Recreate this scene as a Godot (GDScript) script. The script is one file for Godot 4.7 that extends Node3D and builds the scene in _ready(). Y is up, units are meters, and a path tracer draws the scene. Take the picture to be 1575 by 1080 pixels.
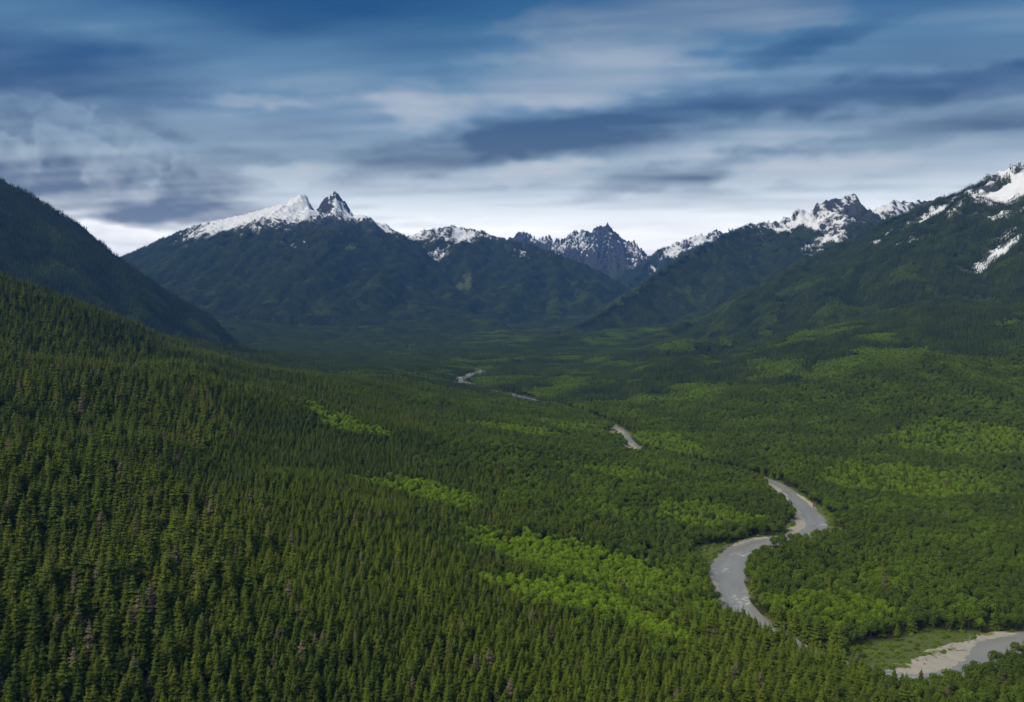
extends Node3D
# A wooded mountain valley with a winding river under an overcast sky.
# Metres, y up. "d" is the distance ahead along -z. The valley floor by the river lies at y = 0.

const EYE := 330.0

# ---------------------------------------------------------------- height fields
class Field:
	var x0: float
	var d0: float
	var cell: float
	var nx: int
	var nd: int
	var h := PackedFloat32Array()
	var extra := PackedFloat32Array()   # snow cover on mountains, distance to the river bank on the valley floor
	func at(x: float, d: float) -> float:
		return bil(h, x, d)
	func more(x: float, d: float) -> float:
		return bil(extra, x, d)
	func inside(x: float, d: float) -> bool:
		return x >= x0 and d >= d0 and x <= x0 + cell * (nx - 1) and d <= d0 + cell * (nd - 1)
	func bil(a: PackedFloat32Array, x: float, d: float) -> float:
		var u := clampf((x - x0) / cell, 0.0, nx - 1.001)
		var v := clampf((d - d0) / cell, 0.0, nd - 1.001)
		var i := int(u)
		var j := int(v)
		u -= i
		v -= j
		var k := j * nx + i
		return lerpf(lerpf(a[k], a[k + 1], u), lerpf(a[k + nx], a[k + nx + 1], u), v)

# a triangle soup with a colour for each vertex
class Soup:
	var v := PackedVector3Array()
	var c := PackedColorArray()
	func tri(a: Vector3, b: Vector3, e: Vector3, col: Color) -> void:
		v.append(a); v.append(b); v.append(e)
		c.append(col); c.append(col); c.append(col)
	func mesh(m: Material) -> ArrayMesh:
		var arr := []
		arr.resize(Mesh.ARRAY_MAX)
		arr[Mesh.ARRAY_VERTEX] = v
		arr[Mesh.ARRAY_COLOR] = c
		var me := ArrayMesh.new()
		me.add_surface_from_arrays(Mesh.PRIMITIVE_TRIANGLES, arr)
		me.surface_set_material(0, m)
		return me

var noise_a := FastNoiseLite.new()      # broad
var noise_b := FastNoiseLite.new()      # fine, fractal
var noise_c := FastNoiseLite.new()      # single octave
var rng := RandomNumberGenerator.new()
var used := {}
var near_land: Field
var far_land: Field
var river := PackedVector2Array()       # finely sampled course, x and d
var river_half := PackedFloat32Array()  # half width there

func numbered(called: String) -> String:
	if not used.has(called):
		used[called] = 0
		return called
	used[called] += 1
	return "%s_%03d" % [called, used[called]]

func tag(o: Node, label: String, category: String, group := "", kind := "") -> void:
	o.set_meta("label", label)
	o.set_meta("category", category)
	if group: o.set_meta("group", group)
	if kind: o.set_meta("kind", kind)

func solid(called: String, me: Mesh, parent: Node = self) -> MeshInstance3D:
	var o := MeshInstance3D.new()
	o.name = numbered(called) if parent == self else called
	o.mesh = me
	parent.add_child(o, true)
	return o

# ---------------------------------------------------------------- sky
# Streaked overcast. A set of cloud banks repeats round the horizon every quarter turn, broken up by noise everywhere.
func cloud_sky() -> ImageTexture:
	var W := 2304
	var H := W / 2
	var q := W / 4
	var low := int(H * 40.0 / 180.0)
	# banks: azimuth, elevation, half sizes, tilt (all degrees), weight (dark negative)
	var banks := [
		[5.2, 11.2, 7.6, 1.25, -2.0, -1.0], [-4.5, 9.8, 7.5, 1.1, 7.0, -.75], [12.5, 8.5, 6.5, .75, 9.0, -.62], [19.5, 16.3, 5.0, .75, 6.0, -.75],
		[24.0, 13.0, 12.5, .85, 1.0, -.8], [27.5, 10.2, 8.5, .8, 3.0, -.6], [-29.0, 7.3, 8.5, 1.7, -7.0, -.85], [-23.0, 5.0, 6.0, 1.1, -2.0, -.4], [-30.0, 14.3, 9.0, 1.6, 0.0, -.55],
		[-14.0, 20.0, 11.0, 2.0, 2.0, -.5], [-3.0, 17.5, 8.0, 1.6, -3.0, -.3], [-21.0, 11.0, 9.0, .9, -8.0, -.35], [33.0, 19.0, 8.0, 1.2, 4.0, -.4],
		[5.0, 15.3, 7.5, 1.9, 2.0, .62], [-18.5, 12.8, 3.4, .3, -6.0, .45], [-14.0, 8.6, 3.4, .6, 8.0, .9], [-6.0, 12.8, 3.2, 1.5, -14.0, .6], [-18.5, 10.8, 4.6, .8, -9.0, .6],
		[-26.0, 3.9, 4.5, .7, 0.0, .75], [14.5, 10.6, 5.5, .8, 3.0, .5], [1.0, 8.9, 4.0, .6, 4.0, .65], [20.5, 8.6, 4.5, .8, 1.0, .55], [-33.0, 10.7, 4.0, .5, 0.0, .3],
		[-27.0, 11.5, 11.0, 4.2, -4.0, -.42], [-12.0, 16.5, 9.0, 2.2, -6.0, -.25], [10.0, 3.2, 14.0, 1.6, 0.0, .3]]
	var puffs := [[-33.0, 10.2, 2.6], [-30.6, 10.6, 2.2], [-28.6, 10.2, 2.0], [-26.6, 9.4, 2.1], [-24.2, 8.4, 2.2], [-22.2, 7.8, 1.8], [-29.5, 8.4, 2.6], [-26.0, 7.4, 2.6], [-32.6, 7.8, 2.4]]
	var bank := PackedFloat32Array()
	bank.resize(q * low)
	for j in low:
		var el := (j + 0.5) / H * 180.0
		for i in q:
			var az := (i + 0.5) / W * 360.0 - 45.0
			var wx := az + 2.2 * noise_b.get_noise_2d(az * 9.0, el * 24.0) + 1.1 * noise_b.get_noise_2d(az * 34.0 + 900.0, el * 110.0)
			var wy := el + .9 * noise_b.get_noise_2d(az * 9.0 + 500.0, el * 24.0) + .36 * noise_b.get_noise_2d(az * 34.0, el * 110.0 + 700.0)
			var s := 0.0
			for b in banks:
				var dx: float = wx - b[0]
				if absf(dx) > 3.0 * b[2]: continue
				var t: float = deg_to_rad(b[4])
				var u: float = (dx * cos(t) + (wy - b[1]) * sin(t)) / b[2]
				var v: float = ((wy - b[1]) * cos(t) - dx * sin(t)) / b[3]
				var r := u * u + v * v
				if r < 9.0:
					s += b[5] * lerpf(exp(-r * (1.0 + .35 * r) * .6), smoothstep(2.6, .3, r), .55)
			# heaped cloud: pale rims on top, darker towards the base
			if az < -12.0 and el < 15.0:
				var hx := az + 1.3 * noise_b.get_noise_2d(az * 48.0, el * 48.0 + 90.0)
				var hy := el + 1.0 * noise_b.get_noise_2d(az * 48.0 + 40.0, el * 48.0)
				for p in puffs:
					var dx: float = (hx - p[0]) / p[2]
					var dy: float = (hy - p[1]) / (p[2] * .8)
					if absf(dx) > 1.0 or absf(dy) > 1.0: continue
					var t := 1.0 - sqrt(dx * dx + dy * dy)
					if t > 0.0:
						s = lerpf(s, -.42 + .4 * dy - .4 * t, smoothstep(0.0, .16 if dy > 0.0 else .7, t) * .92)
			bank[j * q + i] = s
	var stops := [[0.0, Color8(240, 237, 228)], [4.5, Color8(232, 231, 226)], [7.0, Color8(200, 210, 216)], [9.5, Color8(160, 182, 198)], [12.5, Color8(126, 156, 184)], [16.0, Color8(99, 139, 173)], [19.0, Color8(56, 106, 150)], [22.5, Color8(38, 88, 136)], [35.0, Color8(52, 98, 142)], [90.0, Color8(58, 100, 142)]]
	var grad := PackedColorArray()
	for j in H / 2:
		var el := (j + 0.5) / H * 180.0
		var k := 0
		while k < stops.size() - 2 and el > stops[k + 1][0]: k += 1
		var a: Color = stops[k][1].srgb_to_linear()
		grad.append(a.lerp(stops[k + 1][1].srgb_to_linear(), (el - stops[k][0]) / (stops[k + 1][0] - stops[k][0])) * (1.0 + 1.25 * smoothstep(9.5, 3.0, el)))
	var px := PackedFloat32Array()
	px.resize(W * H * 3)
	var dark_low := Color8(78, 100, 126).srgb_to_linear()
	var dark_high := Color8(34, 80, 130).srgb_to_linear()
	var bright := Color8(228, 231, 234).srgb_to_linear()
	for j in H / 2:
		var row := H / 2 - 1 - j
		var el := (j + 0.5) / H * 180.0
		var reach := 1.0 / tan(deg_to_rad(el + 4.0))
		var fade := clampf((38.0 - el) / 12.0, 0.0, 1.0)
		var dark := dark_low.lerp(dark_high, smoothstep(8.0, 16.0, el))
		var amp := clampf(.18 + el * .012, 0.0, .42)
		for i in W:
			var az := (i + 0.5) / W * TAU
			var sx := sin(az) * reach
			var sz := cos(az) * reach
			# streaks drawn out across the wind
			var n := noise_b.get_noise_2d(sx * 26.0, sz * 95.0 + sx * 12.0)
			var m := noise_a.get_noise_2d(sx * 60.0 + 300.0, sz * 130.0)
			var w := noise_b.get_noise_2d(sx * 95.0 + 40.0 * n, sz * 420.0 + sx * 60.0)
			var s := amp * (n * 1.1 + m * .9 + w * .8) - .02
			if j < low and fade > 0.0:
				s += bank[j * q + (i + q / 2) % q] * fade * .8
			var c := grad[j]
			if s < 0.0:
				c = c.lerp(dark, minf(-s * 1.05, .9))
			else:
				c = c.lerp(bright, minf(s * (.85 if el < 14.0 else .55), .85))
			var p := (row * W + i) * 3
			px[p] = c.r
			px[p + 1] = c.g
			px[p + 2] = c.b
	for p in range(W * H / 2 * 3, W * H * 3, 3):
		px[p] = .05
		px[p + 1] = .06
		px[p + 2] = .05
	return ImageTexture.create_from_image(Image.create_from_data(W, H, false, Image.FORMAT_RGBF, px.to_byte_array()))

# ---------------------------------------------------------------- land
func curve(xs: PackedFloat32Array, ys: PackedFloat32Array, x: float) -> float:
	if x <= xs[0]: return ys[0]
	for i in range(1, xs.size()):
		if x <= xs[i]:
			return lerpf(ys[i - 1], ys[i], (x - xs[i - 1]) / (xs[i] - xs[i - 1]))
	return ys[ys.size() - 1]

func floor_at(d: float) -> float:
	return maxf(0.0, d - 1500.0) * .006

# highest of the ridges at (x, d): vec(height, place along its ridge, distance from it)
func ridged(ridges: Array, x: float, d: float) -> Vector3:
	var best := Vector3(-9999, 0, 0)
	for r in ridges:
		# a ridge too far off to reach this high is passed over
		var bx := maxf(maxf(r.lo.x - x, x - r.hi.x), 0.0)
		var bd := maxf(maxf(r.lo.y - d, d - r.hi.y), 0.0)
		if r.hi.z - r.s * sqrt(bx * bx + bd * bd) + 60.0 < maxf(best.x, -160.0): continue
		var pts: PackedVector3Array = r.p
		var slope: float = r.s
		var crest: float = r.c
		var near := 1e18
		var hy := -9999.0
		var own := 0.0
		var ha: float = x * r.e.x + d * r.e.y
		for i in pts.size() - 1:
			var a := pts[i]
			var b := pts[i + 1]
			var ex := b.x - a.x
			var ed := b.y - a.y
			var l2 := ex * ex + ed * ed
			var t := clampf(((x - a.x) * ex + (d - a.y) * ed) / l2, 0.0, 1.0)
			var qx := x - a.x - ex * t
			var qd := d - a.y - ed * t
			var dist := sqrt(qx * qx + qd * qd)
			var y := a.z + (b.z - a.z) * t - slope * dist
			if y > hy: hy = y
			if dist < near:
				near = dist
				own = y
		hy = lerpf(own, hy, smoothstep(70.0, 330.0, near))
		var spur: float = r.g * (noise_b.get_noise_2d(ha * .22 + r.o, near * .06) - .12) * minf(near * .3, 95.0)
		var y2 := hy - crest * (1.0 - exp(-near / 110.0)) + spur
		if y2 > best.x:
			best = Vector3(y2, ha + r.o, near)
	return best

func ridge(pts: Array, slope: float, crest := 0.0, gully := 1.0, offset := 0.0) -> Dictionary:
	var p := PackedVector3Array()
	for i in range(0, pts.size(), 3):
		p.append(Vector3(pts[i], pts[i + 1], pts[i + 2]))
	var e := Vector2(p[-1].x - p[0].x, p[-1].y - p[0].y).normalized()
	var lo := p[0]
	var hi := p[0]
	for q in p:
		lo = lo.min(q)
		hi = hi.max(q)
	return {"p": p, "lo": lo, "hi": hi, "e": e, "s": slope, "c": crest, "g": gully, "o": offset}

var foothills := []
var side_x := PackedFloat32Array([-2500, -1100, -714, -487, -260, 0, 250, 420])
var side_y := PackedFloat32Array([640, 355, 205, 150, 100, 45, 8, 0])
var wane_d := PackedFloat32Array([1700, 2000, 2600, 3500, 4300])
var wane := PackedFloat32Array([1.0, .82, .52, .15, 0.0])
# treeless chutes and slides on the mountainsides: x, d, half width, half depth, ground
var slides := [[-446, 8012, 46, 150, Color(.075, .095, .028)], [-520, 7850, 40, 110, Color(.085, .095, .035)], [1826, 5332, 60, 60, Color(.16, .115, .07)], [1780, 5270, 40, 50, Color(.10, .10, .04)], [-1560, 7700, 40, 110, Color(.075, .095, .028)]]

func slide_at(x: float, d: float) -> int:
	for i in slides.size():
		if absf(x - slides[i][0]) > slides[i][2] + 30.0 or absf(d - slides[i][1]) > slides[i][3]: continue
		var u: float = (x - slides[i][0] + 26.0 * noise_b.get_noise_2d(x * 2.0, d * 2.0)) / slides[i][2]
		var w: float = (d - slides[i][1]) / slides[i][3]
		if u * u + w * w < 1.0: return i
	return -1
func land(x: float, d: float, bank: float) -> float:
	var side := curve(side_x, side_y, x + 60.0 * noise_a.get_noise_2d(x * .12, d * .12) + maxf(0.0, d - 1300.0) * .12)
	side *= curve(wane_d, wane, d)
	var roll := 22.0 * noise_a.get_noise_2d(x * .16, d * .16) + 9.0 * noise_b.get_noise_2d(x * .4, d * .4)
	var y := side + roll * clampf(side / 60.0, .25, 1.3)
	var f := ridged(foothills, x, d).x if x > -500.0 or d > 4800.0 else -999.0
	if f > -60.0:
		var k := clampf(.5 + .5 * (y - f) / 50.0, 0.0, 1.0)
		y = lerpf(f, y, k) + 50.0 * k * (1.0 - k)
	y *= smoothstep(10.0, 190.0, bank)
	if bank < 14.0:
		y -= 2.6 * smoothstep(7.0, -9.0, bank)
	return y + floor_at(d)

func bank_distance(x: float, d: float) -> float:
	var p := Vector2(x, d)
	var best := 1e9
	var at := 0
	for i in range(0, river.size(), 6):
		var b := river[i].distance_squared_to(p)
		if b < best:
			best = b
			at = i
	best = 1e9
	for i in range(maxi(at - 6, 0), mini(at + 7, river.size())):
		best = minf(best, river[i].distance_to(p) - river_half[i])
	return best

func grid(x0: float, x1: float, d0: float, d1: float, cell: float) -> Field:
	var f := Field.new()
	f.x0 = x0; f.d0 = d0; f.cell = cell
	f.nx = int((x1 - x0) / cell) + 1
	f.nd = int((d1 - d0) / cell) + 1
	f.h.resize(f.nx * f.nd)
	f.extra.resize(f.nx * f.nd)
	return f

func field_mesh(f: Field, colors: PackedColorArray, m: Material, lowest := -1e9) -> ArrayMesh:
	var v := PackedVector3Array()
	var n := PackedVector3Array()
	var idx := PackedInt32Array()
	v.resize(f.nx * f.nd)
	n.resize(f.nx * f.nd)
	for j in f.nd:
		for i in f.nx:
			var k := j * f.nx + i
			v[k] = Vector3(f.x0 + i * f.cell, f.h[k], -(f.d0 + j * f.cell))
			var ia := maxi(i - 1, 0)
			var ib := mini(i + 1, f.nx - 1)
			var ja := maxi(j - 1, 0)
			var jb := mini(j + 1, f.nd - 1)
			n[k] = Vector3(-(f.h[j * f.nx + ib] - f.h[j * f.nx + ia]) / (f.cell * (ib - ia)), 1.0, (f.h[jb * f.nx + i] - f.h[ja * f.nx + i]) / (f.cell * (jb - ja))).normalized()
	for j in f.nd - 1:
		for i in f.nx - 1:
			var k := j * f.nx + i
			if maxf(maxf(f.h[k], f.h[k + 1]), maxf(f.h[k + f.nx], f.h[k + f.nx + 1])) < lowest: continue
			idx.append_array(PackedInt32Array([k, k + f.nx, k + 1, k + 1, k + f.nx, k + f.nx + 1]))
	var arr := []
	arr.resize(Mesh.ARRAY_MAX)
	arr[Mesh.ARRAY_VERTEX] = v
	arr[Mesh.ARRAY_NORMAL] = n
	arr[Mesh.ARRAY_COLOR] = colors
	arr[Mesh.ARRAY_INDEX] = idx
	var me := ArrayMesh.new()
	me.add_surface_from_arrays(Mesh.PRIMITIVE_TRIANGLES, arr)
	me.surface_set_material(0, m)
	return me

# ---------------------------------------------------------------- mountains
# snow: [x, d, half width, half depth, cover] lists where the old snow lies
func mountain(label: String, box: Array, cell: float, ridges: Array, jag: float, snow: Array, m: Material, toe := 150.0) -> Field:
	var f := grid(box[0], box[1], box[2], box[3], cell)
	var cols := PackedColorArray()
	cols.resize(f.nx * f.nd)
	for j in f.nd:
		for i in f.nx:
			var x := f.x0 + i * cell
			var d := f.d0 + j * cell
			var r := ridged(ridges, x, d)
			var y := r.x
			if y > 500.0:
				y += jag * minf((y - 500.0) / 350.0, 1.0) * noise_b.get_noise_2d(x * 1.6, d * 1.6) + jag * .35 * noise_b.get_noise_2d(x * 5.0, d * 5.0)
			if y < toe: y = (toe + 6.0) * exp(maxf(y - toe, -900.0) / (toe + 6.0)) - 6.0      # slopes ease out onto the valley floor
			# each mountain runs out under its neighbours
			var rim := minf(minf(x - box[0], box[1] - x), minf(d - box[2], box[3] - d))
			if rim < 200.0: y = lerpf(-70.0, y, smoothstep(0.0, 200.0, rim))
			f.h[j * f.nx + i] = y
			var s := 0.0
			for b in (snow if y > 430.0 else []):
				var u: float = (x - b[0]) / b[2]
				if u > 2.5 or u < -2.5: continue
				var w: float = (d - b[1]) / b[3]
				s += b[4] * exp(-u * u * u * u - w * w * w * w)
			if s > .04:
				# gullies hold it, ribs shed it
				s += .7 * noise_b.get_noise_2d(r.y * 1.5, r.z * .55) + .4 * noise_b.get_noise_2d(x * 2.3 + d * 1.2, d * 1.6) + .34 * noise_b.get_noise_2d(x * 7.0, d * 3.0)
			f.extra[j * f.nx + i] = s
	for j in f.nd:
		for i in f.nx:
			var k := j * f.nx + i
			var gx := (f.h[j * f.nx + mini(i + 1, f.nx - 1)] - f.h[j * f.nx + maxi(i - 1, 0)]) / (2.0 * cell)
			var gd := (f.h[mini(j + 1, f.nd - 1) * f.nx + i] - f.h[maxi(j - 1, 0) * f.nx + i]) / (2.0 * cell)
			var steep := sqrt(gx * gx + gd * gd)
			var s := f.extra[k] - .55 * maxf(0.0, steep - .95)
			f.extra[k] = s
			var x := f.x0 + i * cell
			var d := f.d0 + j * cell
			var t := .5 + .5 * noise_b.get_noise_2d(x * 2.0, d * 2.0)
			var rock := Color(.034, .038, .045).lerp(Color(.058, .060, .064), t)
			var heath := Color(.035, .045, .018).lerp(Color(.05, .055, .025), t)
			var base := heath.lerp(rock, clampf((f.h[k] - 820.0 + 160.0 * (t - .5)) / 200.0 + maxf(0.0, steep - .9) * 1.2, 0.0, 1.0))
			var bare := slide_at(x, d)
			if bare >= 0: base = slides[bare][4] * (.8 + .4 * t)
			cols[k] = base.lerp(Color(.74, .75, .77), smoothstep(.44, .54, s))
	var o := solid("mountain", field_mesh(f, cols, m, 0.0))
	tag(o, label, "mountain", "", "structure")
	return f

# ---------------------------------------------------------------- trees
func shade(r: RandomNumberGenerator, spread: float) -> Color:
	var k := 1.0 + spread * r.randf_range(-1.0, 1.0)
	return Color(k * r.randf_range(.9, 1.12), k, k * r.randf_range(.85, 1.15))

# whorls of drooping boughs round a stem; h metres tall, crown radius rad
func conifer_crown(s: Soup, r: RandomNumberGenerator, at: Vector3, h: float, rad: float, whorls: int, boughs: int, twigs: bool, bare: float, tint := Color.WHITE) -> void:
	for w in whorls:
		var t := (w + r.randf_range(.1, .9)) / whorls
		var y := h * lerpf(bare, .985, t)
		var reach := rad * (pow(1.0 - t, .78) * .97 + .03) * r.randf_range(.85, 1.12)
		var turn := r.randf() * TAU
		for b in boughs:
			if r.randf() < .08: continue
			var a := turn + TAU * (b + r.randf_range(-.3, .3)) / boughs
			var out := Vector3(cos(a), 0, sin(a))
			var across := Vector3(-out.z, 0, out.x)
			var l := reach * r.randf_range(.7, 1.2)
			var droop := l * lerpf(.75, .15, t) * r.randf_range(.6, 1.3)
			var wide := l * lerpf(.42, .5, t) * 6.0 / boughs * r.randf_range(.8, 1.2)
			var root := at + Vector3(0, y + l * .12, 0)
			var mid := at + out * l * .55 + Vector3(0, y - droop * .35, 0)
			var tip := at + out * l + Vector3(0, y - droop, 0)
			var lft := at + out * l * .5 + across * wide + Vector3(0, y - droop * .75 - wide * .25, 0)
			var rgt := at + out * l * .5 - across * wide + Vector3(0, y - droop * .75 - wide * .25, 0)
			var col := shade(r, .22) * tint
			s.tri(root, lft, mid, col)
			s.tri(root, mid, rgt, col)
			s.tri(mid, lft, tip, col)
			s.tri(mid, tip, rgt, col)
			if twigs:
				for k in 5:
					var u := r.randf_range(.3, .95)
					var side := across * (1.0 if k % 2 else -1.0)
					var p := root.lerp(tip, u) + Vector3(0, .1 * l, 0)
					var e := p + (out * .35 + side * r.randf_range(.5, 1.0)).normalized() * wide * r.randf_range(.9, 1.4) * (1.15 - .5 * u) - Vector3(0, wide * r.randf_range(.2, .7), 0)
					s.tri(p + out * wide * .22, p - out * wide * .22, e, shade(r, .25) * tint)
	# leader
	var top := at + Vector3(0, h, 0)
	for k in 3:
		var a := TAU * k / 3.0
		s.tri(top, at + Vector3(cos(a) * rad * .07, h * .95, sin(a) * rad * .07), at + Vector3(cos(a + 2.1) * rad * .07, h * .95, sin(a + 2.1) * rad * .07), tint)

func stem(s: Soup, at: Vector3, h: float, rad: float, sides: int, col: Color) -> void:
	for k in sides:
		var a := TAU * k / sides
		var b := TAU * (k + 1) / sides
		var p := at + Vector3(cos(a) * rad, -1.5, sin(a) * rad)
		var q := at + Vector3(cos(b) * rad, -1.5, sin(b) * rad)
		var u := at + Vector3(cos(a) * rad * .25, h, sin(a) * rad * .25)
		var v := at + Vector3(cos(b) * rad * .25, h, sin(b) * rad * .25)
		s.tri(p, u, q, col)
		s.tri(q, u, v, col)

# a rounded crown of several lobes, covered with clumps of leaves
func leafy_crown(s: Soup, r: RandomNumberGenerator, at: Vector3, h: float, rad: float, lobes: int, leaves: int, size: float, tint := Color.WHITE) -> void:
	for k in lobes:
		var a := TAU * k * .381966 * 1.0 + r.randf() * .6
		var ring := sqrt((k + .3) / lobes)
		var lr := rad * r.randf_range(.42, .6)
		var c := at + Vector3(cos(a) * ring * rad * .62, h - lr * .9 - ring * ring * h * .28 * r.randf_range(.6, 1.2), sin(a) * ring * rad * .62)
		var lc := shade(r, .1) * tint
		for n in leaves:
			var dir := Vector3(r.randfn(), r.randfn() + .35, r.randfn()).normalized()
			var p := c + dir * lr * pow(r.randf_range(.55, 1.0), .5)
			var u := dir.cross(Vector3(r.randfn(), r.randfn(), r.randfn())).normalized()
			var w := (dir + .8 * Vector3(r.randfn(), r.randfn(), r.randfn())).normalized().cross(u).normalized()
			var z := size * r.randf_range(.6, 1.3)
			var col := lc * shade(r, .2)
			s.tri(p + u * z, p + w * z * .7, p - u * z * .8, col)
			s.tri(p + u * z, p - u * z * .8, p - w * z * .7, col)

func limbs(s: Soup, r: RandomNumberGenerator, h: float, rad: float, col: Color) -> void:
	stem(s, Vector3.ZERO, h * .8, h * .018, 5, col)
	for k in 6:
		var a := TAU * k / 6.0 + r.randf()
		var p := Vector3(0, h * r.randf_range(.35, .6), 0)
		var e := p + Vector3(cos(a) * rad * .6, h * .25, sin(a) * rad * .6)
		var w := Vector3(-sin(a), .3, cos(a)) * h * .008
		s.tri(p + w, p - w, e, col)
		s.tri(p + Vector3(0, h * .012, 0), p - Vector3(0, h * .012, 0), e, col)

# a stand of small trees on a square of ground 60 m wide
func stand(r: RandomNumberGenerator, conifers: float, count: int, m: Material) -> ArrayMesh:
	var s := Soup.new()
	var n := int(ceil(sqrt(float(count))))
	for k in n * n:
		var p := Vector3((k % n + r.randf()) / n * 60.0 - 30.0, -2.0, (k / n + r.randf()) / n * 60.0 - 30.0)
		if r.randf() < conifers:
			var h := r.randf_range(15.0, 33.0)
			conifer_crown(s, r, p, h, h * .17, 6, 5, false, .1, shade(r, .42))
		else:
			var h := r.randf_range(10.0, 18.0)
			leafy_crown(s, r, p, h, h * .36, 4, 11, h * .1, shade(r, .3) * (Color(1.35, 1.45, 1.1) if conifers > .3 else Color.WHITE))
	return s.mesh(m)

class Copies:
	var mesh: Mesh
	var t: Array[Transform3D] = []
	var c := PackedColorArray()
	func put(at: Transform3D, col: Color) -> void:
		t.append(at)
		c.append(col)

func scatter(called: String, label: String, category: String, sets: Array) -> void:
	var root := Node3D.new()
	root.name = numbered(called)
	add_child(root)
	tag(root, label, category, "", "stuff")
	for s: Copies in sets:
		if s.t.is_empty(): continue
		var mm := MultiMesh.new()
		mm.transform_format = MultiMesh.TRANSFORM_3D
		mm.use_colors = true
		mm.mesh = s.mesh
		mm.instance_count = s.t.size()
		for i in s.t.size():
			mm.set_instance_transform(i, s.t[i])
			mm.set_instance_color(i, s.c[i])
		var o := MultiMeshInstance3D.new()
		o.name = "trees"
		o.multimesh = mm
		o.set_meta("kind", "stuff")
		root.add_child(o, true)

func sets_of(meshes: Array) -> Array:
	var out := []
	for me in meshes:
		var s := Copies.new()
		s.mesh = me
		out.append(s)
	return out

func foliage(called: String, tint := Color.WHITE) -> StandardMaterial3D:
	var m := StandardMaterial3D.new()
	m.resource_name = called
	m.vertex_color_use_as_albedo = true
	m.albedo_color = tint.linear_to_srgb()
	m.roughness = .85
	m.metallic_specular = .25
	m.backlight_enabled = true
	m.backlight = Color(.4, .5, .2)
	return m

func plain(called: String, rough: float) -> StandardMaterial3D:
	var m := StandardMaterial3D.new()
	m.resource_name = called
	m.vertex_color_use_as_albedo = true
	m.roughness = rough
	m.metallic_specular = .3
	return m

# ---------------------------------------------------------------- forest kinds
# light green leafy groves: x, d, half width, half depth, turn in degrees
var groves := [[75, 864, 112, 58, 4, 1.0], [10, 905, 70, 30, 0, .6], [72, 722, 92, 36, -8, 1.0], [165, 705, 75, 40, 5, .75], [140, 790, 80, 30, 0, .45], [-110, 1015, 66, 42, -20, .9], [-155, 1040, 50, 25, -20, .7], [-285, 1330, 90, 26, -30, .8], [-10, 1640, 95, 60, 0, .8],
	[190, 1330, 60, 60, 20, .5], [280, 1130, 70, 60, 0, .55], [690, 1350, 130, 110, 0, .6], [950, 1640, 140, 120, 0, .45], [330, 1700, 60, 120, 20, .5], [150, 1850, 80, 70, 0, .5], [300, 780, 100, 50, 10, .35]]

func grove(x: float, d: float) -> float:
	var s := 0.0
	var wx := x + 34.0 * noise_b.get_noise_2d(x * 1.1, d * 1.1)
	var wd := d + 30.0 * noise_b.get_noise_2d(x * 1.1 + 400.0, d * 1.1)
	for g in groves:
		var a: float = deg_to_rad(g[4])
		var dx: float = wx - g[0]
		var dd: float = wd - g[1]
		if absf(dx) > 260.0 or absf(dd) > 260.0: continue
		var u: float = (dx * cos(a) + dd * sin(a)) / g[2]
		var v: float = (dd * cos(a) - dx * sin(a)) / g[3]
		s = maxf(s, g[5] * smoothstep(1.4, .8, sqrt(u * u + v * v)))
	return s

# open ground where nothing tall grows: x, d, half width, half depth
var clearings := [[372, 703, 60, 32], [425, 735, 50, 24], [258, 970, 34, 50], [300, 1000, 50, 30], [430, 1090, 42, 46], [455, 1180, 30, 70], [455, 1290, 30, 70],
	[258, 1660, 26, 45], [252, 1850, 36, 60], [5, 2480, 34, 60], [-195, 2890, 40, 70], [-140, 3250, 50, 80]]

func open_ground(x: float, d: float) -> float:
	var s := 9.0
	for c in clearings:
		var u: float = (x - c[0]) / c[2]
		var v: float = (d - c[1]) / c[3]
		s = minf(s, u * u + v * v)
	return s + .5 * noise_b.get_noise_2d(x * 1.5, d * 1.5)

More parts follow.
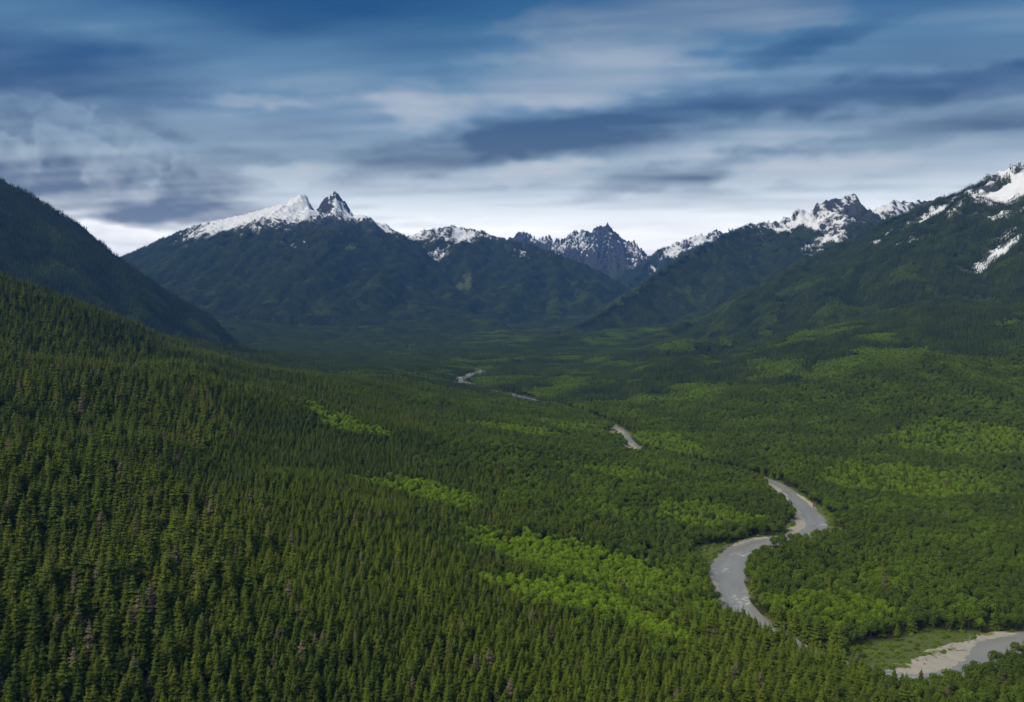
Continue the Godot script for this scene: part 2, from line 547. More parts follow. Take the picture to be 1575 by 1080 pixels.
func _ready() -> void:
	# ---- camera
	var cam := Camera3D.new()
	cam.name = "camera"
	cam.position = Vector3(0, EYE, 0)
	cam.rotation_degrees.x = -4.01
	cam.fov = 48.0
	cam.near = 5.0
	cam.far = 80000.0
	add_child(cam)
	cam.current = true
	noise_a.seed = 11; noise_a.frequency = .01; noise_a.fractal_octaves = 3; noise_a.noise_type = FastNoiseLite.TYPE_SIMPLEX_SMOOTH
	noise_b.seed = 23; noise_b.frequency = .01; noise_b.fractal_octaves = 4; noise_b.noise_type = FastNoiseLite.TYPE_SIMPLEX_SMOOTH
	noise_c.seed = 37; noise_c.frequency = .01; noise_c.fractal_type = FastNoiseLite.FRACTAL_NONE; noise_c.noise_type = FastNoiseLite.TYPE_SIMPLEX_SMOOTH
	rng.seed = 77
	# ---- sky, sun, exposure
	var env := Environment.new()
	env.background_mode = Environment.BG_SKY
	var sky := Sky.new()
	var pan := PanoramaSkyMaterial.new()
	pan.panorama = cloud_sky()
	sky.sky_material = pan
	env.sky = sky
	env.tonemap_mode = Environment.TONE_MAPPER_LINEAR
	env.tonemap_exposure = 2.5
	env.background_energy_multiplier = 1.0 / 2.5
	env.fog_enabled = true
	env.fog_density = .000033
	env.fog_light_color = Color(.42, .66, 1.0)
	env.sdfgi_enabled = true
	env.ssao_enabled = true
	env.ssil_enabled = true
	var we := WorldEnvironment.new()
	we.name = "world"
	we.environment = env
	add_child(we)
	var sun := DirectionalLight3D.new()
	sun.name = "sun"
	sun.light_color = Color(1.0, .96, .88)
	sun.light_energy = .5
	sun.light_angular_distance = 52.0
	sun.shadow_enabled = true
	sun.rotation_degrees = Vector3(-50, -62, 0)
	add_child(sun)
	print("sky ", Time.get_ticks_msec())
	river_course()
	lay_land()
	print("land ", Time.get_ticks_msec())
	lay_river()
	var fields := raise_mountains()
	print("mountains ", Time.get_ticks_msec())
	plant(fields)
	print("trees ", Time.get_ticks_msec())

func river_course() -> void:
	# x, d, half width from downstream up the valley
	var pts := [[720, 800, 20], [581, 758, 8], [509, 744, 9], [467, 728, 15], [428, 703, 15], [386, 674, 13], [345, 660, 12], [308, 672, 9], [272, 715, 9], [245, 780, 12], [243, 843, 15], [254, 913, 16], [283, 983, 15], [324, 1033, 14], [369, 1050, 14], [408, 1073, 15], [436, 1126, 18], [455, 1205, 14], [464, 1298, 13], [461, 1375, 13], [427, 1452, 9], [353, 1554, 8], [272, 1700, 7], [266, 1909, 8], [235, 2043, 8], [139, 2312, 8], [5, 2545, 18], [-96, 2729, 9], [-195, 2968, 20], [-158, 3202, 22], [-138, 3359, 20], [-306, 3795, 10], [-515, 4227, 9], [-700, 5200, 8]]
	for i in pts.size() - 1:
		var p0: Array = pts[maxi(i - 1, 0)]
		var p1: Array = pts[i]
		var p2: Array = pts[i + 1]
		var p3: Array = pts[mini(i + 2, pts.size() - 1)]
		var a := Vector2(p1[0], p1[1])
		var b := Vector2(p2[0], p2[1])
		var n := int(ceil(a.distance_to(b) / 9.0))
		for k in n:
			var t := float(k) / n
			var q := a.cubic_interpolate(b, Vector2(p0[0], p0[1]), Vector2(p3[0], p3[1]), t)
			river.append(q)
			river_half.append(lerpf(p1[2], p2[2], t) * (1.0 + .3 * noise_b.get_noise_2d(q.x * 1.2, q.y * 1.2)))

func lay_land() -> void:
	foothills = [
		ridge([2642, 2900, 500, 2248, 3000, 385, 2042, 3150, 285, 1935, 3300, 285, 1852, 3450, 300, 1761, 3550, 252, 1610, 3600, 187, 1413, 3700, 101, 1139, 3600, 28, 800, 3300, 0], .2, 0.0, .4, 40.0),
		ridge([1816, 3700, 250, 1395, 4300, 110, 1021, 4700, 45, 742, 5200, 20], .2, 0.0, .4, 900.0),
		ridge([-2300, 6000, 130, -1500, 5750, 60, -900, 5950, 70, -300, 6250, 50], .11, 0.0, .5, 3300.0),
		ridge([1400, 5750, 120, 980, 5600, 70, 381, 5000, 48, -28, 4600, 10], .13, 0.0, .4, 2600.0),
		ridge([2300, 2300, 350, 1700, 2250, 175, 1250, 2300, 60, 900, 2500, 10], .17, 0.0, .4, 1700.0)]
	var soil := plain("forest floor", 1.0)
	near_land = grid(-2150, 1900, 120, 2520, 10.0)
	far_land = grid(-4200, 4600, 2490, 7200, 30.0)
	for f: Field in [near_land, far_land]:
		var cols := PackedColorArray()
		cols.resize(f.nx * f.nd)
		for j in f.nd:
			for i in f.nx:
				var x := f.x0 + i * f.cell
				var d := f.d0 + j * f.cell
				var k := j * f.nx + i
				var b := 999.0
				if x > -900.0 and x < 900.0 and d > 480.0:
					b = bank_distance(x, d)
				f.extra[k] = b
				f.h[k] = land(x, d, b)
				var t := .5 + .5 * noise_b.get_noise_2d(x * 3.0, d * 3.0)
				var col := Color(.022, .028, .010).lerp(Color(.04, .045, .016), t)
				if open_ground(x, d) < 1.15:
					col = Color(.07, .105, .022).lerp(Color(.12, .13, .045), t)
				if b < 3.0:
					col = Color(.20, .19, .16).lerp(Color(.13, .12, .10), t)
				cols[k] = col
		var o := solid("ground" if f == near_land else "terrain", field_mesh(f, cols, soil))
		tag(o, "dark wooded ground of the valley slopes and river flats" if f == near_land else "far valley floor and wooded foothills below the mountains", "ground" if f == near_land else "terrain", "", "structure")
	# the land goes on beyond what the valley shows
	var pm := PlaneMesh.new()
	pm.size = Vector2(60000, 60000)
	var beyond := StandardMaterial3D.new()
	beyond.albedo_color = Color(.03, .045, .02).linear_to_srgb()
	beyond.roughness = 1.0
	pm.material = beyond
	var o := solid("lowland", pm)
	o.position.y = -14.0
	tag(o, "dark forested lowland that carries on to the horizon", "land", "", "structure")

func strip(arcs: Array, m: Material) -> ArrayMesh:
	# rows of points joined to a sheet
	var v := PackedVector3Array()
	var c := PackedColorArray()
	var idx := PackedInt32Array()
	var w: int = arcs[0].size()
	for row in arcs:
		for p in row:
			v.append(p[0])
			c.append(p[1])
	for j in arcs.size() - 1:
		for i in w - 1:
			var k := j * w + i
			idx.append_array(PackedInt32Array([k, k + w, k + 1, k + 1, k + w, k + w + 1]))
	var st := SurfaceTool.new()
	st.begin(Mesh.PRIMITIVE_TRIANGLES)
	for i in v.size():
		st.set_color(c[i])
		st.set_smooth_group(0)
		st.add_vertex(v[i])
	for i in idx: st.add_index(i)
	st.generate_normals()
	var me := st.commit()
	me.surface_set_material(0, m)
	return me

func river_side(i: int) -> Vector2:
	var a := river[maxi(i - 2, 0)]
	var b := river[mini(i + 2, river.size() - 1)]
	var t := (b - a).normalized()
	return Vector2(-t.y, t.x)

func nearest_on_river(x: float, d: float) -> int:
	var best := 0
	for i in river.size():
		if river[i].distance_to(Vector2(x, d)) < river[best].distance_to(Vector2(x, d)): best = i
	return best

func lay_river() -> void:
	var water := plain("river water", .24)
	water.metallic_specular = .4
	var ripples := NoiseTexture2D.new()
	var rn := FastNoiseLite.new()
	rn.seed = 5
	rn.frequency = .02
	rn.fractal_octaves = 4
	ripples.noise = rn
	ripples.width = 512
	ripples.height = 512
	ripples.seamless = true
	ripples.as_normal_map = true
	ripples.bump_strength = 6.0
	water.normal_enabled = true
	water.normal_texture = ripples
	water.normal_scale = .35
	water.uv1_triplanar = true
	water.uv1_world_triplanar = true
	water.uv1_scale = Vector3(.03, .03, .03)
	var rows := []
	var flow := 0.0
	for step in (river.size() - 1) * 3:
		var i := step / 3
		var u := (step % 3) / 3.0
		var n := river_side(i).lerp(river_side(i + 1), u).normalized()
		var c := river[i].lerp(river[i + 1], u)
		var half := lerpf(river_half[i], river_half[i + 1], u) + 8.0
		flow += river[i].distance_to(river[i + 1]) / 3.0
		var row := []
		for k in 19:
			var s := (k - 9) / 9.0
			var p := c + n * s * half
			# silt drawn out along the current, broken water over the shallows
			var silt := .5 + .5 * noise_b.get_noise_2d(flow * .7, s * half * 6.0)
			var riffle := smoothstep(.1, .4, noise_b.get_noise_2d(flow * .9 + 70.0, s * 30.0)) * smoothstep(.05, .5, noise_b.get_noise_2d(p.x * 14.0, p.y * 14.0))
			row.append([Vector3(p.x, floor_at(p.y) - .55, -p.y), Color(.205, .205, .185).lerp(Color(.30, .292, .26), silt).lerp(Color(.7, .7, .66), riffle * .7)])
		rows.append(row)
	var o := solid("river", strip(rows, water))
	tag(o, "shallow grey river winding through the wooded valley", "river", "", "structure")
	# bars of pale gravel on the inside of the bends: from, to, side, greatest width
	var gravel := plain("gravel", .95)
	var bars := [[[335, 660], [455, 722], -1, 27.0, "long pale gravel bar on the inside of the widest river bend"], [[497, 741], [455, 720], -1, 12.0, "small rounded gravel bar beside the dark bank downstream"], [[243, 830], [256, 915], 1, 15.0, "tan gravel bar against the conifers on the curving river reach"], [[300, 1010], [350, 1046], 1, 9.0, "thin stony shore where the river curves out of the trees"],
		[[390, 1058], [456, 1215], 1, 24.0, "sandy gravel bar at the foot of a dark conifer point"], [[460, 1250], [440, 1425], 1, 22.0, "narrow stony bar along the straight river reach"], [[455, 1215], [464, 1300], -1, 8.0, "slim gravel edge opposite the conifer point"],
		[[280, 1680], [264, 1790], 1, 30.0, "bright gravel patch among the valley thickets"], [[266, 1830], [262, 1950], 1, 40.0, "wide bright gravel bar among the mid valley thickets"], [[-60, 2660], [30, 2500], 1, 14.0, "far gravel bar at the dark wood edge"], [[-195, 2960], [-150, 3230], 1, 22.0, "farthest pale gravel bar in the upper valley"]]
	for b in bars:
		var i0 := nearest_on_river(b[0][0], b[0][1])
		var i1 := nearest_on_river(b[1][0], b[1][1])
		var lo := mini(i0, i1)
		var hi := maxi(i0, i1)
		var out := []
		var steps := (hi - lo) * 3
		for k in steps + 1:
			var fi := lo + float(k) / 3.0
			var i := mini(int(fi), river.size() - 2)
			var c := river[i].lerp(river[i + 1], fi - i)
			var n: Vector2 = river_side(i).lerp(river_side(i + 1), fi - i).normalized() * b[2]
			var t := float(k) / maxf(steps, 1.0)
			var wide: float = b[3] * pow(sin(PI * clampf(t, .02, .98)), .7) * (1.0 + .35 * noise_b.get_noise_2d(c.x * 4.0, c.y * 4.0))
			var half := lerpf(river_half[i], river_half[i + 1], fi - i)
			var row := []
			for e in 9:
				var s := e / 8.0
				var p := c + n * (half - wide * .55 + wide * 1.35 * s + 2.5 * noise_b.get_noise_2d(c.x * 9.0, c.y * 9.0))
				var y := -1.1 + 1.75 * sin(PI * minf(s * 1.15, 1.0) * .5) - (1.4 if e == 8 else 0.0) + .25 * noise_b.get_noise_2d(p.x * 12.0, p.y * 12.0)
				var g := .5 + .5 * noise_b.get_noise_2d(p.x * 9.0, p.y * 9.0)
				var col := Color(.42, .38, .31).lerp(Color(.30, .275, .23), g)
				if s > .55 and noise_b.get_noise_2d(p.x * 5.0, p.y * 5.0) > .12:
					col = Color(.22, .2, .06).lerp(Color(.10, .13, .03), g)      # yellowing grass on the drier part
				row.append([Vector3(p.x, floor_at(p.y) + y, -p.y), col])
			out.append(row)
		var g := solid("gravel_bar", strip(out, gravel))
		tag(g, b[4], "gravel bar", "", "structure")

	# driftwood stranded on the bars
	var dry := StandardMaterial3D.new()
	dry.resource_name = "weathered wood"
	dry.albedo_color = Color(.34, .31, .27).linear_to_srgb()
	dry.roughness = .9
	var logs := [[372, 694, 11.0, .5], [392, 702, 14.0, 1.1], [396, 699, 9.0, 2.3], [412, 712, 12.0, .2], [352, 683, 10.0, 2.8], [434, 729, 15.0, .9], [329, 672, 8.0, .1], [424, 1092, 13.0, 1.2], [428, 1108, 10.0, .6], [437, 1160, 12.0, 2.0]]
	for l in logs:
		var t := Soup.new()
		var shaft := Soup.new()
		var r: float = l[2] * .035
		for k in 7:
			var a := TAU * k / 7.0
			var b := TAU * (k + 1) / 7.0
			var p := Vector3(0, cos(a), sin(a))
			var q := Vector3(0, cos(b), sin(b))
			var e := Vector3(l[2], 0, 0)
			shaft.tri(p * r, q * r, e + p * r * .45, Color.WHITE)
			shaft.tri(q * r, e + q * r * .45, e + p * r * .45, Color.WHITE)
			shaft.tri(e, e + p * r * .45, e + q * r * .45, Color.WHITE)
			# torn roots
			var w := (p + q).normalized()
			t.tri(p * r, q * r, w * r * rng.randf_range(2.2, 4.0) - Vector3(rng.randf_range(.2, 1.0), 0, 0), Color.WHITE)
			t.tri(p * r, q * r, Vector3(-.4 * r, 0, 0), Color.WHITE)
		var o2 := Node3D.new()
		o2.name = numbered("driftwood_log")
		add_child(o2)
		o2.position = Vector3(l[0], floor_at(l[1]) + .75, -l[1])
		o2.rotation.y = l[3]
		solid("trunk", shaft.mesh(dry), o2)
		solid("roots", t.mesh(dry), o2)
		tag(o2, "bleached driftwood log on the long gravel bar at the bend" if l[1] < 900 else "bleached driftwood log on the sandy bar below the conifer point", "log", "driftwood logs on the long bar" if l[1] < 900 else "driftwood logs on the sandy bar")

func raise_mountains() -> Array:
	var m := plain("mountain ground", .95)
	var out := []
	out.append(mountain("steep dark forested mountainside falling to the valley floor", [-5200, -300, 2700, 6900], 28.0, [
		ridge([-3925, 3800, 1653, -3192, 4000, 1300, -2691, 4200, 948, -2549, 4300, 846, -2408, 4450, 722, -2240, 4650, 496, -2121, 4800, 325, -1960, 4950, 150, -1880, 5050, 20], .8, 0.0, .55, 0.0)], 3.0, [], m, 40.0))
	out.append(mountain("snow-capped massif with a broad white shoulder and a sharp twin summit", [-5300, 100, 6000, 9700], 14.5, [
		ridge([-4931, 9000, 570, -4236, 8800, 780, -3826, 8700, 955, -3426, 8600, 1095, -2932, 8600, 1200, -2438, 8600, 1331, -2282, 8600, 1428, -2231, 8620, 1416, -2143, 8650, 1246, -2108, 8680, 1235], .52, 20.0, 1.0, 0.0),
		ridge([-2108, 8680, 1235, -2066, 8750, 1390, -2010, 8760, 1420, -1949, 8780, 1493, -1876, 8800, 1404, -1798, 8830, 1300, -1736, 8870, 1125, -1683, 8900, 1150, -1554, 8950, 1169, -1416, 9000, 1137, -1262, 9100, 1006], .62, 55.0, 1.2, 3000.0),
		ridge([-2143, 8650, 1246, -1950, 8300, 1050, -1706, 8100, 880, -1247, 7700, 615, -1017, 7400, 500, -497, 6900, 170, -148, 6500, 0], .55, 0.0, .8, 5000.0),
		ridge([-2440, 8000, 880, -2507, 7700, 700, -2624, 7200, 400, -2493, 6600, 10], .5, 0.0, .8, 7000.0),
		ridge([-3450, 8100, 760, -3350, 7800, 600, -3300, 7200, 240], .5, 0.0, .8, 8200.0)], 24.0,
		[[-3196, 8442, 314, 218, .8], [-2749, 8395, 346, 265, .82], [-2386, 8331, 275, 329, .82], [-2219, 8340, 151, 320, .5], [-3012, 8170, 269, 209, .4], [-2458, 7904, 293, 202, .45], [-2086, 8180, 121, 218, .45], [-1973, 8613, 158, 227, .45], [-1799, 8483, 154, 264, .5], [-1647, 8717, 130, 233, .8], [-1482, 8789, 176, 241, .95], [-2600, 8500, 420, 110, .4], [-1354, 8764, 126, 171, .6], [-2098, 7542, 186, 108, .3]], m, 300.0))
	out.append(mountain("rounded dark ridge streaked with snow in the middle of the range", [-1700, 1800, 6500, 9700], 14.0, [
		ridge([-1427, 9300, 938, -1223, 9200, 1015, -959, 9200, 1090, -696, 9200, 1140, -357, 9200, 1082, -206, 9150, 1015, 18, 9000, 940, 310, 8900, 858, 660, 8700, 718, 935, 8600, 595, 1205, 8500, 430, 1383, 8300, 245], .52, 30.0, 1.1, 0.0),
		ridge([-357, 9200, 1080, -460, 8300, 560, -293, 7500, 170, -100, 6900, 0], .5, 0.0, .9, 3000.0),
		ridge([451, 8800, 800, 483, 8100, 420, 376, 7300, 50], .5, 0.0, .9, 5000.0)], 26.0,
		[[-730, 9079, 337, 153, .58], [-561, 9012, 104, 150, .7], [-1123, 9150, 167, 110, .6], [-1256, 8879, 98, 240, .75], [-973, 8587, 198, 179, .46], [-322, 9168, 189, 92, .4], [91, 8849, 102, 126, .4], [-770, 8690, 100, 248, .38]], m, 230.0))
	out.append(mountain("jagged far peaks with snow couloirs at the head of the valley", [-1000, 2700, 11000, 12900], 15.0, [
		ridge([-895, 12500, 1180, -281, 12500, 1190, -26, 12500, 1228, 158, 12500, 1350, 281, 12500, 1279, 435, 12500, 1228, 588, 12500, 1279, 660, 12500, 1187, 844, 12500, 1238, 958, 12400, 1321, 1110, 12400, 1352, 1222, 12400, 1311, 1323, 12400, 1392, 1495, 12400, 1440, 1628, 12400, 1271, 1771, 12400, 1180, 1903, 12400, 1190, 2006, 12400, 1069, 2139, 12400, 928, 2400, 12400, 600], .75, 60.0, 1.4, 0.0),
		ridge([1495, 12400, 1430, 1560, 11900, 900, 1600, 11300, 400], .6, 40.0, 1.2, 3000.0)], 80.0,
		[[439, 12480, 258, 80, .9], [856, 12289, 284, 205, .95], [1181, 12197, 161, 263, .6], [1838, 12318, 163, 142, .5], [1976, 12140, 200, 284, .7], [1475, 12137, 150, 206, .36], [1771, 11776, 116, 188, .5]], m))
	out.append(mountain("blue distant ridge with snow bands right of the valley notch", [1200, 4200, 9700, 11500], 16.0, [
		ridge([1488, 10500, 440, 1734, 10700, 620, 1898, 11000, 850, 2005, 11000, 950, 2273, 11000, 1060, 2497, 11000, 1138, 2587, 11000, 1183, 2677, 11000, 1156, 2810, 11000, 1254, 2919, 11000, 1200, 3081, 11000, 1227, 3709, 11000, 1272], .62, 30.0, 1.2, 0.0)], 46.0,
		[[2085, 10881, 224, 142, .65], [2449, 10901, 270, 159, .7], [2715, 10891, 197, 147, .5]], m))
	out.append(mountain("long mountain with a blocky snow-ribbed summit tower", [-100, 5200, 5000, 8200], 15.5, [
		ridge([330, 5750, 20, 556, 6000, 118, 896, 6300, 306, 1156, 6600, 470, 1493, 6900, 665, 1914, 7200, 865, 2060, 7330, 930, 2212, 7430, 1002, 2466, 7500, 1020, 2618, 7500, 1070, 2709, 7500, 1140, 2835, 7500, 1128, 2866, 7500, 1200, 3042, 7500, 1240, 3133, 7500, 1262, 3225, 7500, 1298, 3295, 7500, 1166, 3352, 7500, 1118, 3442, 7500, 1166, 3515, 7500, 1191, 3672, 7600, 1245, 3797, 7600, 1227, 3933, 7600, 1233, 4166, 7600, 1288, 5028, 7600, 1410], .56, 60.0, 1.2, 0.0)], 40.0,
		[[2667, 7394, 213, 166, .85], [2859, 7314, 211, 183, .65], [2885, 7038, 174, 172, .65], [2678, 6878, 159, 115, .55], [3468, 7441, 136, 119, .8], [2373, 7430, 153, 102, .5], [2073, 7453, 123, 89, .4], [3694, 7501, 185, 109, .6], [3154, 7457, 123, 103, .4]], m))
	out.append(mountain("near mountainside with patchy snow above dark conifers", [250, 4500, 2500, 5900], 15.0, [
		ridge([4134, 4600, 1498, 3477, 4700, 1270, 3072, 4800, 1112, 2994, 4830, 1100, 2897, 4860, 1043, 2764, 4900, 968, 2633, 4950, 915, 2499, 5000, 852, 2326, 5150, 758, 2202, 5250, 680, 2046, 5400, 592, 1862, 5500, 488], .5, 25.0, 1.0, 0.0),
		ridge([2202, 5250, 680, 2046, 5400, 594, 1862, 5500, 490, 1683, 5500, 350, 1492, 5480, 244, 1325, 5490, 150, 1052, 5480, 60], .5, 0.0, .8, 0.0),
		ridge([2764, 4900, 960, 2450, 4450, 660, 2150, 4100, 420], .5, 0.0, .9, 4000.0)], 26.0,
		[[2991, 4774, 71, 114, .7], [2870, 4483, 81, 142, .75], [2588, 4813, 159, 91, .55], [2786, 4745, 117, 104, .45], [2629, 4240, 122, 89, .5], [2355, 3911, 139, 48, .5], [2418, 3874, 64, 59, .5], [2273, 3850, 106, 42, .42], [2480, 4010, 90, 60, .4], [2900, 4620, 200, 90, .4], [2700, 4520, 200, 120, .3], [2420, 4760, 200, 120, .34], [2167, 4715, 47, 43, .6], [2208, 4409, 65, 40, .55], [2478, 4503, 52, 71, .45], [2455, 5130, 94, 40, .5], [2640, 4860, 420, 80, .3], [2900, 4650, 300, 170, .25]], m))
	out.append(mountain("pale blue hill far behind the gap in the mountains", [-5600, -4000, 12300, 13400], 40.0, [
		ridge([-5600, 13000, 1500, -5100, 13000, 1270, -4950, 13000, 1215, -4800, 13000, 1010, -4600, 13000, 800], .7, 0.0, .6, 0.0)], 10.0, [], m))
	return out

# ---------------------------------------------------------------- planting
func slope_turn(f: Field, x: float, d: float, turn: float, size: float, tall: float) -> Transform3D:
	var gx := (f.at(x + 25.0, d) - f.at(x - 25.0, d)) / 50.0
	var gz := -(f.at(x, d + 25.0) - f.at(x, d - 25.0)) / 50.0
	var c := cos(turn) * size
	var s := sin(turn) * size
	return Transform3D(Vector3(c, gx * c + gz * s, s), Vector3(0, tall, 0), Vector3(-s, -gx * s + gz * c, c), Vector3(x, f.at(x, d), -d))

const FIR := Color(.120, .170, .011)
const OLIVE := Color(.158, .178, .018)
const DUSK := Color(.066, .098, .014)
const ALDER := Color(.084, .125, .018)
const ALPINE := Color(.026, .043, .022)
const LEAF := Color(.140, .220, .016)
const LIME := Color(.225, .345, .018)

func plant(fields: Array) -> void:
	var green := foliage("foliage")
	var bark := Color(2.0, 1.0, 2.0)
	# tree shapes, each 10 m tall so that a copy's scale is a tenth of its height
	var fir_crowns := []
	var fir_trunks := []
	var fir_meshes := []
	for k in 6:
		var s := Soup.new()
		conifer_crown(s, rng, Vector3.ZERO, 10.0, [1.5, 1.8, 2.05, 1.65, 2.2, 1.9][k], [17, 16, 15, 18, 14, 16][k], 8, true, [.12, .2, .16, .28, .22, .1][k])
		var t := Soup.new()
		stem(t, Vector3.ZERO, 9.4, .14, 6, Color.WHITE)
		fir_crowns.append(s)
		fir_trunks.append(t)
		var both := Soup.new()
		both.v = s.v.duplicate(); both.c = s.c.duplicate()
		stem(both, Vector3.ZERO, 9.4, .14, 5, bark)
		fir_meshes.append(both.mesh(green))
	var leaf_crowns := []
	var leaf_trunks := []
	var leaf_meshes := []
	for k in 5:
		var s := Soup.new()
		leafy_crown(s, rng, Vector3.ZERO, 10.0, [3.0, 3.4, 2.7, 3.2, 3.6][k], [7, 9, 6, 8, 10][k], 85, .36)
		var t := Soup.new()
		limbs(t, rng, 10.0, 3.0, Color.WHITE)
		leaf_crowns.append(s)
		leaf_trunks.append(t)
		var both := Soup.new()
		both.v = s.v.duplicate(); both.c = s.c.duplicate()
		limbs(both, rng, 10.0, 3.0, bark * .6)
		leaf_meshes.append(both.mesh(green))
	var shrub_meshes := []
	for k in 3:
		var s := Soup.new()
		leafy_crown(s, rng, Vector3(0, -4, 0), 10.0, 5.5, 6, 45, .7)
		shrub_meshes.append(s.mesh(green))

	# ---- trees one by one on the near slopes and flats
	var firs := sets_of(fir_meshes)
	var leafs := sets_of(leaf_meshes)
	var shrubs := sets_of(shrub_meshes)
	var near_firs := []
	var near_leafs := []
	var step := 5.9
	var d := 190.0
	while d < 2300.0:
		var reach := .70 * d + 110.0
		var pitch := step * (1.0 if d < 1300.0 else 1.12)
		var x := -reach
		while x < reach:
			var px := x + rng.randf_range(-.5, .5) * pitch
			var pd := d + rng.randf_range(-.5, .5) * pitch
			x += pitch
			if not near_land.inside(px, pd): continue
			var b := near_land.more(px, pd)
			if b < 4.0: continue
			var y := near_land.at(px, pd)
			var open := open_ground(px, pd)
			if open < 1.0 or b < 7.0:
				if rng.randf() < .8 and b > 5.0:
					var sh := rng.randf_range(1.8, 6.5)
					shrubs[rng.randi() % 3].put(Transform3D(Basis(Vector3.UP, rng.randf() * TAU).scaled(Vector3(sh, sh, sh) * .1), Vector3(px, y - .2, -pd)), LEAF.lerp(LIME, rng.randf() * .8) * rng.randf_range(.7, 1.05))
				continue
			var kind := noise_b.get_noise_2d(px * .55, pd * .55)
			var wide := noise_a.get_noise_2d(px * .25 + 80.0, pd * .25)
			# the hillside is conifer country, the flats by the river are mostly leafy
			var edge := px - (95.0 - (pd - 600.0) * .25)
			var leafy := smoothstep(-60.0, 130.0, edge + 170.0 * kind + 90.0 * wide)
			leafy = clampf(leafy * .82, 0.0, 1.0)
			if pd < 640.0 and px > 120.0: leafy *= .55
			var screen := absf(px - 232.0) < 72.0 and pd > 560.0 and pd < 765.0     # tall trees crowd the bank
			var g := grove(px, pd)
			if screen:
				leafy *= .5
				g *= .3
			var old := smoothstep(-190.0, -330.0, px + 110.0 * wide + (pd - 700.0) * .35)     # tall mixed stand high on the hillside
			if maxf(leafy, pow(g, .6)) > rng.randf():
				if rng.randf() > lerpf(.62, .95, g): continue
				var h := lerpf(rng.randf_range(12.0, 19.0), rng.randf_range(9.0, 14.0), g)
				var col := LEAF.lerp(LIME, clampf(g * 1.1 + .5 * kind + rng.randf_range(-.12, .12), 0.0, 1.0)) * rng.randf_range(.78, 1.15)
				if g < .3: col = col.lerp(ALDER, clampf(.62 + noise_a.get_noise_2d(px * .8, pd * .8), 0.0, 1.0))
				var q := rng.randi() % 5
				var t := Transform3D(Basis(Vector3.UP, rng.randf() * TAU).scaled(Vector3(h * rng.randf_range(.9, 1.2), h, h) * .1), Vector3(px, y, -pd))
				if pd < 830.0: near_leafs.append([pd, q, t, col, g])
				else: leafs[q].put(t, col)
			else:
				if old > .5 and rng.randf() < .38: continue
				if rng.randf() < .1: continue
				var h := lerpf(rng.randf_range(13.0, 20.5), rng.randf_range(20.0, 37.0) if rng.randf() < .8 else rng.randf_range(11.0, 20.0), old)
				if leafy > .4: h *= 1.15
				if screen: h = rng.randf_range(21.0, 29.0)
				var col := FIR.lerp(OLIVE, clampf(rng.randf() * lerpf(.35, .75, old) + .2 * kind, 0.0, 1.0)).lerp(DUSK, clampf(.35 + .8 * wide + rng.randf_range(-.3, .3), 0.0, 1.0)) * rng.randf_range(.8, 1.2)
				var pale := 0
				if rng.randf() < .018 + .03 * old:
					col = Color(.21, .18, .10) * rng.randf_range(.7, 1.0)
					pale = 1
				var q := rng.randi() % 6
				var fat := rng.randf_range(1.05, 1.4) * lerpf(1.18, 1.0, old)
				var t := Transform3D(Basis(Vector3.UP, rng.randf() * TAU).scaled(Vector3(h * fat, h, h * fat) * .1), Vector3(px, y, -pd))
				if pd < 640.0: near_firs.append([pd, q, t, col, old, pale, h])
				else: firs[q].put(t, col)
		d += pitch
	# the largest in view stand as trees of their own
	single_trees(near_firs, firs, fir_crowns, fir_trunks, true)
	single_trees(near_leafs, leafs, leaf_crowns, leaf_trunks, false)
	scatter("conifer_forest", "dense green conifer forest covering the near hillside and valley", "forest", firs)
	scatter("leafy_woodland", "light green leafy woodland on the flats around the river", "woodland", leafs)
	scatter("riverside_shrubs", "low bright shrubs on open ground along the river banks", "shrubs", shrubs)

	# ---- stands of trees farther off
	var stands := []
	for k in 4: stands.append(stand(rng, 1.0, 81, green))
	for k in 2: stands.append(stand(rng, .55, 81, green))
	for k in 3: stands.append(stand(rng, .06, 90, green))
	for k in 2: stands.append(stand(rng, 1.0, 25, green))
	var far := sets_of(stands)
	var gap := 44.0
	d = 2290.0
	while d < 6900.0:
		var x := -.72 * d - 200.0
		while x < .74 * d + 200.0:
			var px := x + rng.randf_range(-.4, .4) * gap
			var pd := d + rng.randf_range(-.4, .4) * gap
			x += gap
			var f := near_land if near_land.inside(px, pd) and pd < 2480.0 else far_land
			if not f.inside(px, pd) or f.more(px, pd) < 15.0 or open_ground(px, pd) < 1.1: continue
			var kind := noise_b.get_noise_2d(px * .35, pd * .35)
			var wide := noise_a.get_noise_2d(px * .12 + 80.0, pd * .12)
			var hill := f.at(px, pd) - floor_at(pd)
			var leafy := smoothstep(-.2, .45, kind + .7 * wide + (.0 if px > -300.0 else -.35) - clampf((hill - 150.0) / 300.0, 0.0, .5))
			var q := rng.randi() % 4 if leafy < .35 else (4 + rng.randi() % 2 if leafy < .6 else 6 + rng.randi() % 3)
			var col := ALPINE.lerp(DUSK, rng.randf()) if q < 6 else LEAF.lerp(ALDER, clampf(.62 - kind + rng.randf_range(-.2, .2), 0.0, 1.0))
			if q >= 4 and q < 6: col = ALPINE.lerp(DUSK, .6)
			far[q].put(slope_turn(f, px, pd, rng.randf() * TAU, 1.0, rng.randf_range(.8, 1.05)), col * rng.randf_range(.85, 1.15))
		d += gap
	scatter("valley_forest", "mixed forest spreading over the far valley floor and foothills", "forest", far)

	var called := ["forest on the steep dark mountainside beside the gap", "forest on the lower slopes of the snow-capped massif", "forest below the rounded snow-streaked ridge", "", "forest on the blue distant ridge", "forest below the blocky summit tower", "forest under the snow patches of the near mountainside", ""]
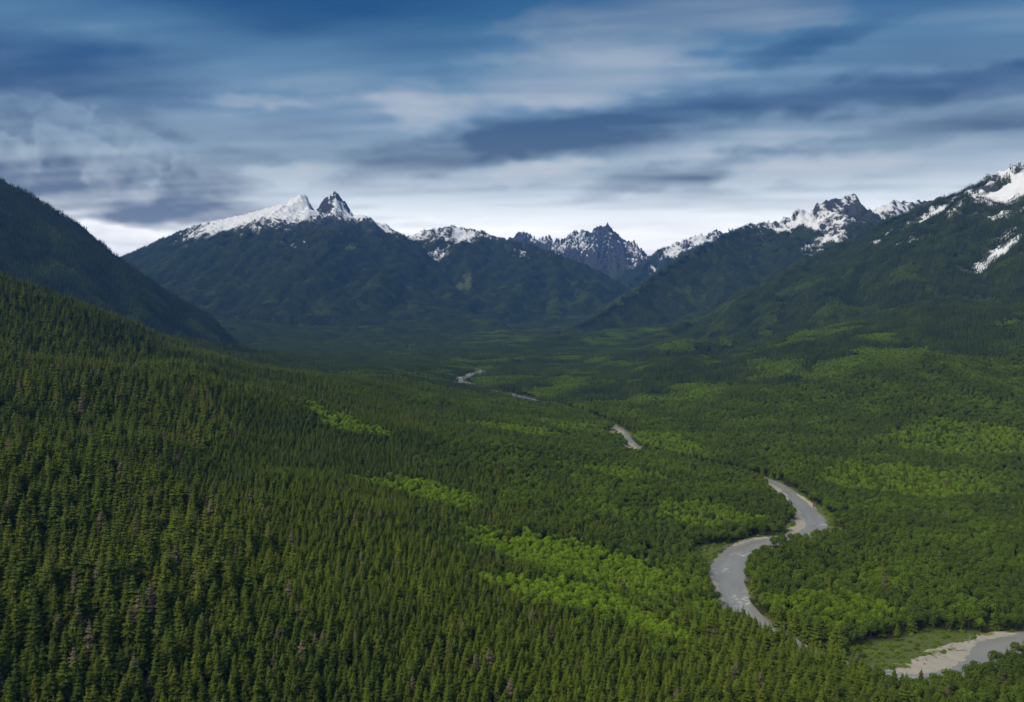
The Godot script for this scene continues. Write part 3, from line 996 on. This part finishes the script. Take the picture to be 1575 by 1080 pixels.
	for n in fields.size():
		if called[n] == "": continue
		var f: Field = fields[n]
		var sets := sets_of(stands)
		d = f.d0 + 30.0
		while d < f.d0 + f.cell * (f.nd - 1) - 30.0:
			var x := f.x0 + 30.0
			while x < f.x0 + f.cell * (f.nx - 1) - 30.0:
				var px := x + rng.randf_range(-.4, .4) * gap
				var pd := d + rng.randf_range(-.4, .4) * gap
				x += gap
				if absf(px) > .74 * pd + 250.0: continue
				var y := f.at(px, pd)
				var below := far_land.at(px, pd) if far_land.inside(px, pd) else floor_at(pd)
				if y < below - 4.0: continue
				# slopes turned well away from the valley are never seen
				var gd := (f.at(px, pd + 30.0) - f.at(px, pd - 30.0)) / 60.0
				if gd < -.35: continue
				var line := 960.0 + 130.0 * noise_b.get_noise_2d(px * .6, pd * .6)
				if n == 6: line += 150.0
				var thin := false
				if y > line + 130.0: continue
				if y > line or f.more(px, pd) > .28: thin = true
				if f.more(px, pd) > .62 or slide_at(px, pd) >= 0: continue
				var kind := noise_b.get_noise_2d(px * .3 + 333.0, pd * .3)
				var q := 9 + rng.randi() % 2 if thin else rng.randi() % 4
				var col := ALPINE.lerp(DUSK, rng.randf() * .8)
				if not thin and kind > .27 and y < 480.0:
					q = 4 + rng.randi() % 3
					col = ALDER
				sets[q].put(slope_turn(f, px, pd, rng.randf() * TAU, 1.0, rng.randf_range(.8, 1.1) * (.6 if thin else 1.0)), col * rng.randf_range(.85, 1.15))
			d += gap
		scatter("mountain_forest", called[n], "forest", sets)

func single_trees(list: Array, rest: Array, crowns: Array, trunks: Array, conifer: bool) -> void:
	# only what the picture shows: from the lower edge of the frame on
	var seen := []
	for e in list:
		var o: Vector3 = e[2].origin
		var top: float = o.y + e[2].basis.y.y * 10.0
		if absf(o.x) < .655 * e[0] and (EYE - top) / e[0] < .545:
			seen.append(e)
		else:
			rest[e[1]].put(e[2], e[3])
	seen.sort_custom(func(a, b): return a[2].basis.y.y / a[0] > b[2].basis.y.y / b[0])
	var wood := StandardMaterial3D.new()
	wood.resource_name = "bark"
	wood.albedo_color = Color(.09, .07, .05).linear_to_srgb()
	wood.roughness = .95
	var crown_mesh := {}
	var trunk_mesh := []
	for t in trunks: trunk_mesh.append(t.mesh(wood))
	for i in seen.size():
		var e: Array = seen[i]
		if i >= 300:
			rest[e[1]].put(e[2], e[3])
			continue
		# a few shades for each shape
		var shade_of := int(clampf(e[3].g / (.016 if conifer else .035), 0.0, 8.0)) * 4 + int(clampf(e[3].r / e[3].g * 3.0, 0.0, 3.0))
		var key := Vector2i(e[1], shade_of)
		if not crown_mesh.has(key):
			crown_mesh[key] = crowns[e[1]].mesh(foliage("needles" if conifer else "leaves", e[3]))
		var o := Node3D.new()
		o.name = numbered("conifer_tree" if conifer else "leafy_tree")
		add_child(o)
		o.transform = e[2]
		solid("trunk", trunk_mesh[e[1]], o)
		solid("crown", crown_mesh[key], o)
		if conifer:
			var look := "pale half-bare" if e[5] else ("olive green" if e[3].r > e[3].g * .68 else ("bright green" if e[3].g > .075 else "dark green"))
			var size := "very tall" if e[6] > 32.0 else ("tall" if e[6] > 22.0 else "slender young")
			var place := "in the old hillside stand" if e[4] > .5 else ("among mixed trees by the river" if e[2].origin.x > 120.0 else "in the even plantation")
			var spread := "broad" if e[1] in [2, 4] else ("narrow" if e[1] in [0, 3] else "tapered")
			var mates := beside(e, seen)
			tag(o, "%s %s %s conifer %s%s" % [size, spread, look, place, mates], "tree", "%s %s %s conifers %s%s" % [size, spread, look, place, mates])
		else:
			var look := "bright lime green" if e[4] > .5 else ("mid green" if e[3].g > .11 else "dull dark green")
			var place := "in the light green grove" if e[4] > .5 else "among mixed trees by the river"
			var form := ["small-crowned", "wide-crowned", "slim", "round-crowned", "many-lobed"][e[1]] as String
			var mates := beside(e, seen)
			tag(o, "%s %s leafy tree %s%s" % [form, look, place, mates], "tree", "%s %s leafy trees %s%s" % [form, look, place, mates])

# how a tree stands against its neighbours
func beside(e: Array, all: Array) -> String:
	var tallest := 0.0
	var pale := false
	for o in all:
		var gap: float = o[2].origin.distance_to(e[2].origin)
		if gap > .1 and gap < 17.0:
			tallest = maxf(tallest, o[2].origin.y + o[2].basis.y.y * 10.0)
			if o.size() > 5 and o[5] and gap < 13.0: pale = true
	if pale: return ", beside a pale one"
	var top: float = e[2].origin.y + e[2].basis.y.y * 10.0
	if top > tallest + 3.0: return ", standing above its neighbours"
	if top < tallest - 10.0: return ", overtopped by its neighbours"
	return ""
